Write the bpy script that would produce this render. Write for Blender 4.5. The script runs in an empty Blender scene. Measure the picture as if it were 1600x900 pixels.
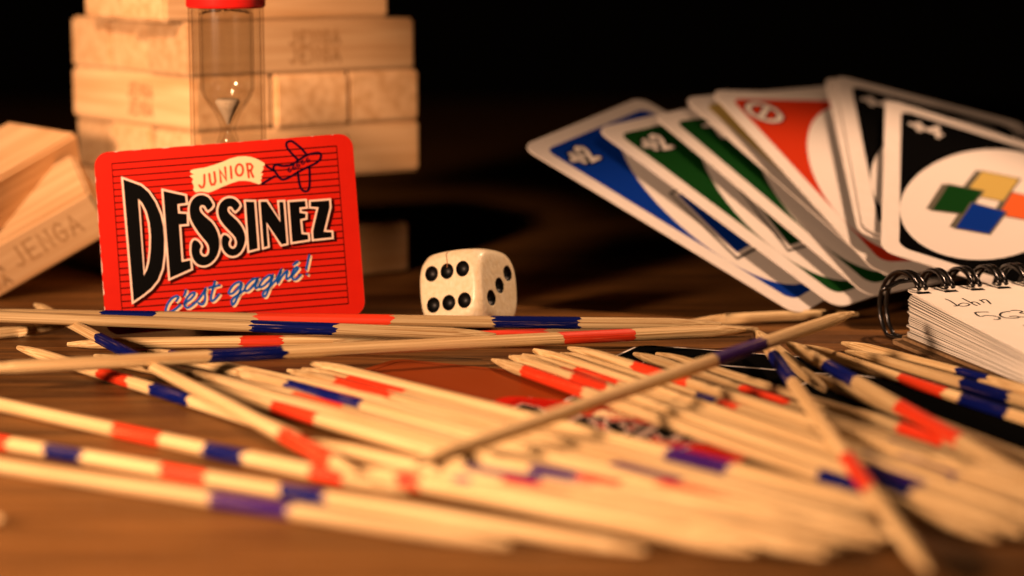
import bpy, bmesh, math, random
from mathutils import Vector, Matrix
from mathutils.geometry import tessellate_polygon
random.seed(7)
S = bpy.context.scene
C = S.collection
MM = 0.001
R = math.radians
# ---------------------------------------------------------------- camera
F = 3404.0; PITCH = R(8.85); CAMH = 95.6
CP, SP = math.cos(PITCH), math.sin(PITCH)
cd = bpy.data.cameras.new('camera'); cam = bpy.data.objects.new('camera', cd); C.objects.link(cam)
cam.location = (0, 0, CAMH*MM); cam.rotation_euler = (math.pi/2-PITCH, 0, 0)
cd.sensor_width = 23.5; cd.lens = 50; cd.clip_start = 0.01; cd.clip_end = 20
cd.dof.use_dof = True; cd.dof.focus_distance = 0.519; cd.dof.aperture_fstop = 4.7
cd.dof.aperture_blades = 7
S.camera = cam
# ---------------------------------------------------------------- world, lamps, exposure
w = bpy.data.worlds.new('World'); S.world = w; w.use_nodes = True
w.node_tree.nodes['Background'].inputs[0].default_value = (1, .6, .35, 1)
w.node_tree.nodes['Background'].inputs[1].default_value = 0.0006
S.view_settings.view_transform = 'Standard'; S.view_settings.look = 'None'
S.view_settings.exposure = 0; S.view_settings.gamma = 1
def aim(o, tgt):
    o.rotation_euler = (Vector(tgt)-o.location).to_track_quat('-Z', 'Y').to_euler()
def area(name, loc, tgt, power, size, col):
    l = bpy.data.lights.new(name, 'AREA'); l.energy = power; l.shape = 'DISK'; l.size = size*MM; l.color = col
    o = bpy.data.objects.new(name, l); C.objects.link(o)
    o.location = Vector(loc)*MM; aim(o, Vector(tgt)*MM); return o
def spot(name, loc, tgt, power, ang, blend, size, col):
    l = bpy.data.lights.new(name, 'SPOT'); l.energy = power; l.spot_size = R(ang); l.spot_blend = blend
    l.shadow_soft_size = size*MM; l.color = col
    o = bpy.data.objects.new(name, l); C.objects.link(o)
    o.location = Vector(loc)*MM; aim(o, Vector(tgt)*MM); return o
WARM = (1.0, .59, .36)
spot('back_lamp', (250, 640, 400), (98, 505, 0), 8.4, 37, .45, 14, WARM)
spot('tower_fill', (-190, 250, 325), (-97, 625, 52), 11.5, 16.5, .35, 32, WARM)  # added narrow spot that brightens only the block tower
spot('die_fill', (330, 370, 150), (-5, 541, 12), .8, 9, .6, 12, WARM)  # added tight spot lifting the right face of the die
spot('foreground_fill', (-190, 290, 310), (-75, 345, 0), 5.4, 42, .8, 18, WARM)  # added overhead spot, brightens the table and sticks at front left
area('front_lamp', (-300, 195, 118), (-40, 500, 10), 3.2, 56, WARM)
S.render.engine = 'CYCLES'
S.cycles.use_denoising = True
S.cycles.max_bounces = 20; S.cycles.diffuse_bounces = 1; S.cycles.glossy_bounces = 6; S.cycles.transmission_bounces = 18; S.cycles.transparent_max_bounces = 12
S.cycles.sample_clamp_indirect = 4
S.cycles.caustics_reflective = False; S.cycles.caustics_refractive = False
# ---------------------------------------------------------------- helpers
def at(px, py, z=0.0):
    u = (450-py)/F
    d = Vector(((px-800)/F, CP+u*SP, -SP+u*CP))
    return Vector((0, 0, CAMH)) + d*((z-CAMH)/d.z)
def ray(px, py):
    u = (450-py)/F
    return Vector(((px-800)/F, CP+u*SP, -SP+u*CP))
def projx(p):
    zc = p.y*CP-(p.z-CAMH)*SP
    return 800+F*p.x/zc
def tag(o, label=None, cat=None, group=None, kind=None):
    if label: o['label'] = label
    if cat: o['category'] = cat
    if group: o['group'] = group
    if kind: o['kind'] = kind
    return o
def empty(name, loc=(0, 0, 0), M=None):
    o = bpy.data.objects.new(name, None); C.objects.link(o); o.empty_display_size = .005
    if M is not None: o.matrix_world = M
    else: o.location = Vector(loc)*MM
    return o
def mesh(name, verts, faces, mat, parent=None, M=None, smooth=False, mats=None, fmi=None):
    me = bpy.data.meshes.new(name)
    me.from_pydata([tuple(Vector(v)*MM) for v in verts], [], faces)
    for m in (mats or [mat]): me.materials.append(m)
    if fmi: me.polygons.foreach_set('material_index', fmi)
    if smooth: me.polygons.foreach_set('use_smooth', [True]*len(me.polygons))
    me.update()
    o = bpy.data.objects.new(name, me); C.objects.link(o)
    if parent: o.parent = parent
    if M is not None: o.matrix_basis = M
    return o
def from_bm(name, bm, mat, parent=None, M=None, smooth=False):
    me = bpy.data.meshes.new(name); bm.to_mesh(me); bm.free()
    for m in (mat if isinstance(mat, list) else [mat]): me.materials.append(m)
    if smooth: me.polygons.foreach_set('use_smooth', [True]*len(me.polygons))
    o = bpy.data.objects.new(name, me); C.objects.link(o)
    if parent: o.parent = parent
    if M is not None: o.matrix_basis = M
    return o
def frame(o, ex, ey, ez):        # 4x4 from mm origin and axes
    m = Matrix((ex, ey, ez)).transposed().to_4x4(); m.translation = Vector(o)*MM; return m
def catmull(pts, n=5, closed=False):
    P = [Vector(p) for p in pts]; out = []; N = len(P)
    for i in range(N if closed else N-1):
        p0 = P[(i-1) % N] if closed or i > 0 else P[0]
        p1, p2 = P[i], P[(i+1) % N]
        p3 = P[(i+2) % N] if closed or i+2 < N else P[-1]
        for k in range(n):
            t = k/n
            out.append(.5*((2*p1)+(p2-p0)*t+(2*p0-5*p1+4*p2-p3)*t*t+(3*p1-p0-3*p2+p3)*t**3))
    if not closed: out.append(P[-1])
    return out
class Flat:                       # flat print: ribbons, discs and filled outlines in one plane, as one mesh
    def __init__(s): s.v = []; s.f = []
    def poly(s, loops, z):
        loops = [[Vector((p[0], p[1], 0)) for p in l] for l in loops]
        flat = [p for l in loops for p in l]; b = len(s.v)
        s.v += [(p.x, p.y, z) for p in flat]
        for t in tessellate_polygon(loops):
            a, b_, c = (flat[i] for i in t)
            t = t if (b_-a).cross(c-a).z > 0 else t[::-1]
            s.f.append(tuple(b+i for i in t))
        return s
    def disc(s, c, r, z, n=10, ry=None, rot=0):
        ry = ry or r
        pts = []
        for i in range(n):
            a = 2*math.pi*i/n; x, y = r*math.cos(a), ry*math.sin(a)
            pts.append((c[0]+x*math.cos(rot)-y*math.sin(rot), c[1]+x*math.sin(rot)+y*math.cos(rot)))
        return s.poly([pts], z)
    def stroke(s, pts, wd, z, closed=False, caps=True):
        P = [Vector((p[0], p[1])) for p in pts]; N = len(P); h = wd/2
        segs = [(P[i], P[(i+1) % N]) for i in range(N if closed else N-1)]
        L = []; 
        for i in range(N):
            d1 = (P[i]-P[i-1]) if (i > 0 or closed) else (P[1]-P[0])
            d2 = (P[(i+1) % N]-P[i]) if (i < N-1 or closed) else (P[-1]-P[-2])
            d1 = d1.normalized() if d1.length > 1e-9 else d2.normalized()
            d2 = d2.normalized() if d2.length > 1e-9 else d1
            n = Vector((-(d1+d2).y, (d1+d2).x))
            n = n.normalized() if n.length > 1e-6 else Vector((-d1.y, d1.x))
            k = min(1/max(abs(n.dot(Vector((-d1.y, d1.x)))), .35), 2.2)
            L.append((P[i]+n*h*k, P[i]-n*h*k))
        b = len(s.v)
        for a, c in L: s.v += [(a.x, a.y, z), (c.x, c.y, z)]
        for i in range(N if closed else N-1):
            j = (i+1) % N
            s.f.append((b+2*i, b+2*i+1, b+2*j+1, b+2*j))
        if caps and not closed:
            s.disc(P[0], h, z, 8); s.disc(P[-1], h, z, 8)
        return s
    def build(s, name, mat, parent, M=None): return mesh(name, s.v, s.f, mat, parent, M)
def rrect(wd, ht, r, n=6):
    out = []
    for cx, cy, a0 in ((wd/2-r, ht/2-r, 0), (-wd/2+r, ht/2-r, 90), (-wd/2+r, -ht/2+r, 180), (wd/2-r, -ht/2+r, 270)):
        for k in range(n+1):
            a = R(a0+90*k/n); out.append((cx+r*math.cos(a), cy+r*math.sin(a)))
    return out
def slab(name, outline, z0, z1, mats, parent=None, M=None, fn=None):   # extruded outline; mats = (faces, edge)
    n = len(outline); v = [(x, y, z0) for x, y in outline]+[(x, y, z1) for x, y in outline]
    f = [tuple(range(n-1, -1, -1)), tuple(range(n, 2*n))]+[(i, (i+1) % n, n+(i+1) % n, n+i) for i in range(n)]
    return mesh(name, v, f, None, parent, M, mats=list(mats), fmi=[0, 0]+[1]*n)
# ---------------------------------------------------------------- materials
def mat(name, col, rough=.5, spec=.5, **kw):
    m = bpy.data.materials.new(name); m.use_nodes = True
    b = m.node_tree.nodes['Principled BSDF']
    b.inputs['Base Color'].default_value = (*col, 1); b.inputs['Roughness'].default_value = rough
    b.inputs['Specular IOR Level'].default_value = spec
    for k, v in kw.items(): b.inputs[k].default_value = v
    return m
def speckle(m, amount=.12, scale=900, bump=0.0, stretch=(1, 1, 1), dark=(.6, .5, .4), obj_random=.0, bare=None):
    """mottle the base colour with noise (wear, fibres) and add fine relief"""
    nt = m.node_tree; N = nt.nodes; L = nt.links; b = N['Principled BSDF']
    col = b.inputs['Base Color'].default_value[:]
    tc = N.new('ShaderNodeTexCoord'); mp = N.new('ShaderNodeMapping'); mp.inputs['Scale'].default_value = stretch
    oi = N.new('ShaderNodeObjectInfo'); ad = N.new('ShaderNodeVectorMath'); ad.operation = 'ADD'
    L.new(tc.outputs['Object'], ad.inputs[0]); L.new(oi.outputs['Random'], ad.inputs[1])
    L.new(ad.outputs[0], mp.inputs[0])
    no = N.new('ShaderNodeTexNoise'); no.inputs['Scale'].default_value = scale; no.inputs['Detail'].default_value = 5
    L.new(mp.outputs[0], no.inputs['Vector'])
    rp = N.new('ShaderNodeMapRange'); rp.inputs[1].default_value = .38; rp.inputs[2].default_value = .68
    rp.inputs[3].default_value = 0; rp.inputs[4].default_value = amount
    L.new(no.outputs['Fac'], rp.inputs[0])
    mx = N.new('ShaderNodeMix'); mx.data_type = 'RGBA'
    mx.inputs[6].default_value = col; mx.inputs[7].default_value = (*[c*d for c, d in zip(col, dark)], 1)
    L.new(rp.outputs[0], mx.inputs[0])
    out = mx.outputs[2]
    if bare:
        n3 = N.new('ShaderNodeTexNoise'); n3.inputs['Scale'].default_value = scale*.8; n3.inputs['Detail'].default_value = 6; n3.inputs['Roughness'].default_value = .7
        L.new(mp.outputs[0], n3.inputs['Vector'])
        r3 = N.new('ShaderNodeMapRange'); r3.inputs[1].default_value = .60; r3.inputs[2].default_value = .68
        L.new(n3.outputs['Fac'], r3.inputs[0])
        m3 = N.new('ShaderNodeMix'); m3.data_type = 'RGBA'; m3.inputs[7].default_value = (*bare, 1)
        L.new(r3.outputs[0], m3.inputs[0]); L.new(out, m3.inputs[6]); out = m3.outputs[2]
    if obj_random:
        hs = N.new('ShaderNodeHueSaturation'); L.new(out, hs.inputs['Color'])
        r2 = N.new('ShaderNodeMapRange'); r2.inputs[3].default_value = 1-obj_random; r2.inputs[4].default_value = 1+obj_random*.5
        L.new(oi.outputs['Random'], r2.inputs[0]); L.new(r2.outputs[0], hs.inputs['Value']); out = hs.outputs[0]
    L.new(out, b.inputs['Base Color'])
    if bump:
        bp = N.new('ShaderNodeBump'); bp.inputs['Strength'].default_value = bump; bp.inputs['Distance'].default_value = .0004
        L.new(no.outputs['Fac'], bp.inputs['Height']); L.new(bp.outputs[0], b.inputs['Normal'])
    return m
bamboo = speckle(mat('bamboo', (.80, .60, .31), .6, .2), 1.0, 420, .6, (.05, 9, 9), (.52, .38, .24), .34)
red_paint = speckle(mat('red_paint', (.74, .045, .010), .5, .3), .6, 500, .3, (.06, 8, 8), (.62, .4, .35), .1, (.66, .42, .2))
blue_paint = speckle(mat('blue_paint', (.002, .007, .115), .6, .04), .8, 500, .3, (.06, 8, 8), (.4, .35, .4), .2, (.66, .42, .2))
violet_paint = speckle(mat('violet_paint', (.04, .004, .14), .5, .12), .8, 500, .3, (.06, 8, 8), (.4, .35, .4), .2, (.66, .42, .2))
beech = speckle(mat('beech_block', (.83, .54, .28), .6, .3), .8, 160, .25, (.12, 2.2, 2.2), (.74, .62, .48), .26)
stamp_ink = mat('stamp_ink', (.40, .22, .09), .8, .1)
die_wood = speckle(mat('die_wood', (.82, .72, .50), .42, .45), .6, 900, .5, (1, 1, 1), (.86, .78, .62))
die_wood.node_tree.nodes['Principled BSDF'].inputs['Coat Weight'].default_value = .2
die_wood.node_tree.nodes['Principled BSDF'].inputs['Coat Roughness'].default_value = .22
pip_paint = mat('pip_paint', (.003, .003, .003), .45, .25)
crack_mat = mat('crack', (.30, .13, .05), .8, .1)
card_white = speckle(mat('card_white', (.80, .74, .68), .5, .2), .3, 300, 0, (1, 1, 1), (.9, .87, .82))
card_core = mat('card_core', (.62, .50, .36), .8, .1)
def ink(name, col, rough=.6): return mat(name, col, rough, .01)
i_blue = ink('ink_blue', (.002, .030, .28)); i_green = ink('ink_green', (.004, .045, .006)); i_red = ink('ink_red', (.52, .035, .008))
i_yellow = ink('ink_yellow', (.58, .42, .11)); i_black = mat('ink_black', (.003, .003, .003), .6, 0); i_white = ink('ink_white', (.80, .74, .68))
i_orange = ink('ink_orange', (.75, .13, .03)); i_grey = ink('ink_grey', (.12, .11, .08))
letter_red = speckle(mat('letter_card_red', (.56, .011, .002), .6, .06), .35, 260, .05, (1, 1, 1), (.86, .7, .6))
l_line = ink('line_ink', (.045, .003, .002)); l_black = mat('letter_black', (.002, .002, .002), .6, .02); l_shadow = ink('letter_shadow', (.035, .002, .001))
l_pale = ink('letter_pale', (.85, .62, .50)); l_cream = ink('banner_cream', (.80, .66, .38)); l_navy = ink('plane_navy', (.002, .002, .014))
l_blue = ink('script_blue', (.010, .095, .42)); l_cream2 = ink('script_cream', (.80, .60, .36)); back_red = ink('card_back_red', (.26, .045, .008), .4)
l_jun = ink('junior_red', (.60, .06, .02))
cap_red = mat('cap_red', (.70, .012, .010), .35, .5)
glass = mat('clear_glass', (1, 1, 1), .02, .5); glass.node_tree.nodes['Principled BSDF'].inputs['Transmission Weight'].default_value = 1
glass.node_tree.nodes['Principled BSDF'].inputs['IOR'].default_value = 1.5
plastic = mat('clear_plastic', (.97, .95, .92), .03, .5); plastic.node_tree.nodes['Principled BSDF'].inputs['Transmission Weight'].default_value = 1
plastic.node_tree.nodes['Principled BSDF'].inputs['IOR'].default_value = 1.38
def thin_glass(name, rim, mirror):
    m = bpy.data.materials.new(name); m.use_nodes = True; nt = m.node_tree; N = nt.nodes; L = nt.links
    N.remove(N['Principled BSDF']); out = N['Material Output']
    lw = N.new('ShaderNodeLayerWeight'); lw.inputs[0].default_value = .5
    cr = N.new('ShaderNodeValToRGB'); e = cr.color_ramp.elements
    e[0].position = .70; e[0].color = (.97, .96, .94, 1); e[1].position = .98; e[1].color = (*rim, 1)
    L.new(lw.outputs['Facing'], cr.inputs[0])
    t = N.new('ShaderNodeBsdfTransparent'); L.new(cr.outputs[0], t.inputs[0])
    g = N.new('ShaderNodeBsdfGlossy'); g.inputs['Roughness'].default_value = .09
    pw = N.new('ShaderNodeMath'); pw.operation = 'POWER'; pw.inputs[1].default_value = 5; L.new(lw.outputs['Facing'], pw.inputs[0])
    fr = N.new('ShaderNodeMath'); fr.operation = 'MULTIPLY_ADD'; fr.inputs[1].default_value = mirror; fr.inputs[2].default_value = .05; L.new(pw.outputs[0], fr.inputs[0])
    mx = N.new('ShaderNodeMixShader'); L.new(fr.outputs[0], mx.inputs[0]); L.new(t.outputs[0], mx.inputs[1]); L.new(g.outputs[0], mx.inputs[2])
    L.new(mx.outputs[0], out.inputs[0]); return m
thin_bulb = thin_glass('thin_bulb_glass', (.30, .20, .11), .5); thin_tube = thin_glass('thin_tube_plastic', (.45, .32, .20), .35)
sand_mat = speckle(mat('timer_sand', (.80, .68, .52), .9, .1), .6, 3000, .3)
paper = speckle(mat('paper', (.93, .88, .79), .8, .2), .3, 120, .05, (1, 1, 1), (.93, .9, .85), .05)
cardboard = speckle(mat('cardboard', (.32, .20, .10), .85, .1), .7, 700, .5, (1, 1, 1), (.6, .55, .5))
wire_black = mat('wire_black', (.006, .005, .005), .22, .6)
pen_ink = mat('pen_ink', (.01, .01, .008), .6, .2)
dark_box = speckle(mat('dark_box', (.012, .009, .007), .6, .25), .5, 200)
def wood_table():
    m = bpy.data.materials.new('table_wood'); m.use_nodes = True
    nt = m.node_tree; N = nt.nodes; L = nt.links; b = N['Principled BSDF']
    tc = N.new('ShaderNodeTexCoord'); mp = N.new('ShaderNodeMapping'); mp.inputs['Scale'].default_value = (5, 95, 1)
    mp.inputs['Rotation'].default_value = (0, 0, R(-7))
    L.new(tc.outputs['Object'], mp.inputs[0])
    n1 = N.new('ShaderNodeTexNoise'); n1.inputs['Scale'].default_value = 1.6; n1.inputs['Detail'].default_value = 8; n1.inputs['Roughness'].default_value = .65
    n1.inputs['Distortion'].default_value = .6
    L.new(mp.outputs[0], n1.inputs['Vector'])
    mp2 = N.new('ShaderNodeMapping'); mp2.inputs['Scale'].default_value = (18, 700, 1); mp2.inputs['Rotation'].default_value = (0, 0, R(-7))
    L.new(tc.outputs['Object'], mp2.inputs[0])
    n2 = N.new('ShaderNodeTexNoise'); n2.inputs['Scale'].default_value = 1.4; n2.inputs['Detail'].default_value = 5
    L.new(mp2.outputs[0], n2.inputs['Vector'])
    cr = N.new('ShaderNodeValToRGB'); e = cr.color_ramp.elements
    e[0].position = .30; e[0].color = (.055, .021, .006, 1); e[1].position = .72; e[1].color = (.33, .145, .036, 1)
    L.new(n1.outputs['Fac'], cr.inputs[0])
    rp = N.new('ShaderNodeMapRange'); rp.inputs[1].default_value = .36; rp.inputs[2].default_value = .52; rp.inputs[3].default_value = .35; rp.inputs[4].default_value = 1
    L.new(n2.outputs['Fac'], rp.inputs[0])
    mx = N.new('ShaderNodeMix'); mx.data_type = 'RGBA'; mx.blend_type = 'MULTIPLY'; mx.inputs[0].default_value = 1
    L.new(cr.outputs[0], mx.inputs[6]); L.new(rp.outputs[0], mx.inputs[7]); L.new(mx.outputs[2], b.inputs['Base Color'])
    vo = N.new('ShaderNodeTexVoronoi'); vo.inputs['Scale'].default_value = 420; L.new(tc.outputs['Object'], vo.inputs['Vector'])
    vr = N.new('ShaderNodeMapRange'); vr.inputs[1].default_value = .10; vr.inputs[2].default_value = .05; vr.inputs[3].default_value = 0; vr.inputs[4].default_value = .55
    L.new(vo.outputs['Distance'], vr.inputs[0])
    dm = N.new('ShaderNodeMix'); dm.data_type = 'RGBA'; dm.inputs[7].default_value = (.5, .38, .26, 1)      # crumbs of dust
    L.new(vr.outputs[0], dm.inputs[0]); L.new(mx.outputs[2], dm.inputs[6]); L.new(dm.outputs[2], b.inputs['Base Color'])
    b.inputs['Roughness'].default_value = .5; b.inputs['Specular IOR Level'].default_value = .12
    bp = N.new('ShaderNodeBump'); bp.inputs['Strength'].default_value = .45; bp.inputs['Distance'].default_value = .0005
    L.new(n2.outputs['Fac'], bp.inputs['Height']); L.new(bp.outputs[0], b.inputs['Normal'])
    return m
# ---------------------------------------------------------------- table
bm = bmesh.new(); bmesh.ops.create_cube(bm, size=1)
bmesh.ops.scale(bm, vec=(2.0, 1.7, .03), verts=bm.verts); bmesh.ops.translate(bm, vec=(0, .55, -.015), verts=bm.verts)
bmesh.ops.bevel(bm, geom=[e for e in bm.edges], offset=.003, segments=2, affect='EDGES')
tag(from_bm('tabletop', bm, wood_table()), kind='structure')
# ---------------------------------------------------------------- wooden block tower
def block_mesh(l=75, wd=25, h=15):
    bm = bmesh.new(); bmesh.ops.create_cube(bm, size=1)
    bmesh.ops.scale(bm, vec=(l*MM, wd*MM, h*MM), verts=bm.verts)
    bmesh.ops.bevel(bm, geom=[e for e in bm.edges], offset=.0009, segments=2, affect='EDGES')
    me = bpy.data.meshes.new('wooden_block'); bm.to_mesh(me); bm.free(); me.materials.append(beech)
    me.polygons.foreach_set('use_smooth', [False]*len(me.polygons)); return me
BLK = block_mesh()
def block(M, label, group, me=None):
    o = bpy.data.objects.new('wooden_block', me or BLK); C.objects.link(o); o.matrix_world = M
    return tag(o, label, 'block', group)
GLY = {'J': [[(.7, 1), (.7, .2), (.45, 0), (.15, .15)]], 'E': [[(.8, 1), (.1, 1), (.1, 0), (.8, 0)], [(.1, .5), (.65, .5)]],
       'N': [[(.1, 0), (.1, 1), (.8, 0), (.8, 1)]], 'G': [[(.8, .8), (.5, 1), (.15, .75), (.1, .3), (.4, 0), (.8, .15), (.8, .5), (.5, .5)]],
       'A': [[(.05, 0), (.45, 1), (.85, 0)], [(.2, .35), (.7, .35)]]}
def stamp(parent, x, y, wd, ht, side, rows=2):     # word stamped twice on a long side: side = +1/-1 (local y) 
    fl = Flat(); rh = ht/rows
    for r_ in range(rows):
        cw = wd/5
        for i, ch in enumerate('JENGA'):
            for st_ in GLY[ch]:
                fl.stroke([(x-wd/2+(i+.08+px_*.85)*cw, y+ht/2-(r_+1)*rh+rh*.12+py_*rh*.76) for px_, py_ in st_], ht*.09, 0)
    M = Matrix(((-side, 0, 0), (0, 0, -side*-1), (0, 1, 0))).to_4x4()
    # local plane: x along block, y up, pushed just clear of the side face
    ex = Vector((1, 0, 0)) if side < 0 else Vector((-1, 0, 0)); ey = Vector((0, 0, 1)); ez = ex.cross(ey)
    M = frame(Vector((0, side*12.53, 0)), ex, ey, ez)
    return fl.build('ink_stamp', stamp_ink, parent, M)
TC = Vector((-80.58, 654.14)); TA = .65
def tower_M(u, v, z, rot90, jitter=0):
    c, s_ = math.cos(TA), math.sin(TA)
    o = Vector((TC.x+c*u-s_*v, TC.y+s_*u+c*v, z))
    a = TA+(math.pi/2 if rot90 else 0)+jitter
    return frame(o, Vector((math.cos(a), math.sin(a), 0)), Vector((-math.sin(a), math.cos(a), 0)), Vector((0, 0, 1)))
# local tower axes: u along the right face (to the right), v away; right face is v=-37.5, left face is u=-37.5
TG = 'wooden blocks stacked in the tower'
pos = {0: 'nearest to the sand timer', 1: 'middle one', 2: 'farthest'}
lay = [(7.6, 'u', 'lowest'), (22.7, 'v', 'fourth from the top'), (37.8, 'u', 'third full'), (52.9, 'v', 'second full'), (68.0, 'u', 'topmost full'), (83.1, 'u', 'loose top')]
for li, (z, axis, nm) in enumerate(lay):
    for k in range(3):
        off = (-25+25*k)*1.005
        j = random.uniform(-.012, .012); sh = random.uniform(-1.2, 1.2)
        if li == 1 and k == 2: continue
        if li == 5 and k == 2: continue
        if li == 5: off = (-21, 5)[k]; j = (.02, -.02)[k]
        if li == 0: sh -= 2.5
        if li == 5: sh = (-7, -5)[k]
        M = tower_M(sh, off, z, False, j) if axis == 'u' else tower_M(off, sh, z, True, j)
        side_words = {'u': ('front right row', 'middle row', 'hidden back row'), 'v': ('left end', 'middle', 'right end')}[axis][k]
        b_ = block(M, 'pale wooden block, %s of the %s layer of the tower' % (side_words, nm), TG)
        if li == 4 and k == 0: stamp(b_, 3, 0, 18, 10, -1)
        if li == 3 and k == 0: stamp(b_, 6, 0, 16, 10, 1)
        if li == 2 and k == 0: stamp(b_, 2, 0, 24, 9.5, -1)
# two blocks leaning at the left of the tower
l_ = Vector((.86, .146, .488)).normalized(); w_ = Vector((-.344, .88, .344)); w_ = (w_-l_*w_.dot(l_)).normalized(); n_ = l_.cross(w_)
rt = Vector((0, 0, CAMH))+ray(160, 331)*(590/CP)
o_ = rt-l_*23+w_*12.5
SB = block_mesh(46, 25, 15)
b1 = block(frame(o_, l_, w_, n_), 'pale block with a worn stamp along its side, tilted up beside the tower', 'blocks fallen beside the tower', SB)
stamp(b1, 6, 1, 22, 8, -1, 1); stamp(b1, -15, -1, 15, 9, -1, 2)
l2 = Vector((-.45, -.85, -.28)).normalized(); w2 = Vector((-.85, .42, .09)); w2 = (w2-l2*w2.dot(l2)).normalized(); n2 = l2.cross(w2)
if n2.z < 0: n2 = -n2
cn = Vector((0, 0, CAMH))+ray(122, 207)*(612/CP)
M2 = frame(cn+l2*37.5+w2*12.5-n2*7.5, l2, n2.cross(l2), n2)
block(M2, 'plain pale block lying on top of the tilted stamped block', 'blocks fallen beside the tower')
# ---------------------------------------------------------------- sand timer
def lathe(name, prof, mat_, parent, n=40, closed=False):
    v = []; f = []
    for r_, z in prof:
        for i in range(n):
            a = 2*math.pi*i/n; v.append((r_*math.cos(a), r_*math.sin(a), z))
    m = len(prof)
    for j in range(m if closed else m-1):
        k = (j+1) % m
        for i in range(n):
            f.append((j*n+i, j*n+(i+1) % n, k*n+(i+1) % n, k*n+i))
    return mesh(name, v, f, mat_, parent, smooth=True)
tm = empty('sand_timer', (-72.6, 557, 0))
tag(tm, 'small sand timer with red cap standing behind the red card', 'sand timer')
RT = 9.55
lathe('lower_cap', [(0.01, 0.05), (RT+.2, .05), (RT+.5, .6), (RT+.5, 14.4), (RT+.1, 15), (0.01, 15)], cap_red, tm)
lathe('upper_cap', [(0.01, 80.8), (RT+.1, 80.8), (RT+.5, 81.4), (RT+.5, 94.4), (RT+.2, 95), (0.01, 95)], cap_red, tm)
lathe('outer_tube', [(RT, 15.05), (RT, 15.1), (RT, 15.3), (RT, 80.5), (RT, 80.7), (RT, 80.75), (RT-.8, 80.75), (RT-.8, 80.7), (RT-.8, 80.5), (RT-.8, 15.3), (RT-.8, 15.1), (RT-.8, 15.05)], thin_tube, tm, 48, True)
NK = 50.0
up = [(6.9, 80.6), (6.9, 80.4), (6.9, 79), (6.9, 62), (6.7, 60), (5.9, 58), (4.6, 56), (3.3, 54), (2.4, 52), (1.9, 50.3), (1.7, NK)]
outer = [(6.9, 16.0)]+[(r_, 2*NK-z) for r_, z in up[1:-1]][:0]
low = [(r_, 2*NK-z) for r_, z in reversed(up[:-1])]
prof = [(r_, z) for r_, z in up]+[(r_, max(z, 15.3)) for r_, z in low]
sm = [(p.x, p.y) for p in catmull([(a, b, 0) for a, b in prof], 3)]
inner = [(max(r_-.6-.75*max(0, 1-abs(z-NK)/6), .4), z) for r_, z in reversed(sm)]
lathe('glass_bulbs', list(reversed(sm+inner)), thin_bulb, tm, 48, True)
lathe('sand', [(0.01, 51.0), (.5, 51.5), (1.2, 53.2), (2.3, 55.2), (3.2, 57), (2.6, 57.8), (.01, 56.4)], sand_mat, tm, 24)
lathe('sand', [(0.01, 15.4), (6.2, 15.4), (6.2, 24), (3, 27.5), (.01, 29)], sand_mat, tm, 32)
# ---------------------------------------------------------------- the red letter card
CW, CH = 64.95, 45.87
rot = Matrix.Rotation(.001, 3, 'Z') @ Matrix.Rotation(-.204, 3, 'X') @ Matrix.Rotation(-.0786, 3, 'Y')
ck = .984
co = Vector((0, 0, CAMH))+(Vector((-71.84, 549.37, 23.962))-Vector((0, 0, CAMH)))*ck
cx_, cz_, cn_ = rot @ Vector((1, 0, 0)), rot @ Vector((0, 0, 1)), rot @ Vector((0, -1, 0))
CARD_M = frame(co, cx_, cz_, cn_)
def card_uv(px, py):              # photograph point -> card plane, mm
    d = ray(px, py); o = Vector((0, 0, CAMH)); t = (co-o).dot(cn_)/d.dot(cn_); p = o+d*t-co
    return (p.dot(cx_), p.dot(cz_))
def zf(ox, oy, s): return lambda pts: [card_uv(ox+x/s, oy+y/s) for x, y in pts]
zA = zf(140, 260, 3.75); zB = zf(290, 290, 6.425); zC = zf(370, 290, 6.924); zD = zf(290, 205, 6.9565); zE = zf(245, 385, 6.2745); z3 = zf(130, 190, 2.572)
def cmz(pts, n=4, closed=False): return [(p.x, p.y) for p in catmull([(a, b, 0) for a, b in pts], n, closed)]
D_o = [(197, 75), (300, 112), (345, 150), (385, 210), (415, 280), (432, 350), (438, 430), (436, 520), (425, 600), (400, 665), (360, 715), (310, 755), (258, 790)]
D_i = [(285, 190), (310, 215), (335, 265), (352, 330), (360, 410), (358, 490), (350, 560), (338, 605), (318, 640)]
E_o = [(432, 143), (560, 172), (566, 215), (515, 222), (520, 275), (570, 278), (572, 338), (525, 342), (540, 560), (590, 550), (595, 600), (472, 655)]
S1o = [(225, 250), (275, 203), (262, 165), (235, 125), (200, 102), (160, 94), (120, 102), (80, 130), (52, 175), (40, 235), (45, 300), (60, 350), (85, 400), (120, 455), (165, 515), (205, 560), (232, 605), (238, 655), (225, 695), (195, 712), (165, 703), (146, 675), (146, 640), (158, 610), (140, 575), (110, 550), (85, 548), (65, 575), (58, 630), (62, 690), (80, 740), (110, 780), (150, 800), (200, 802), (250, 780), (295, 735), (325, 680), (340, 610), (338, 540), (325, 480), (295, 415), (255, 360), (200, 315), (165, 280), (145, 250), (142, 222), (152, 203), (175, 197), (198, 210)]
S2o = [(500, 258), (545, 205), (530, 170), (500, 140), (460, 125), (420, 127), (380, 145), (345, 185), (328, 235), (330, 290), (350, 345), (385, 395), (430, 445), (475, 490), (505, 530), (515, 575), (505, 615), (480, 633), (452, 625), (435, 600), (435, 565), (447, 540), (430, 515), (405, 497), (380, 498), (365, 525), (362, 575), (372, 625), (395, 665), (425, 695), (465, 708), (510, 700), (550, 670), (580, 620), (598, 560), (598, 510), (580, 445), (545, 385), (500, 335), (455, 295), (428, 265), (422, 235), (432, 215), (455, 212), (475, 230)]
I_o = [(97, 172), (190, 175), (228, 680), (135, 705)]
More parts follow.
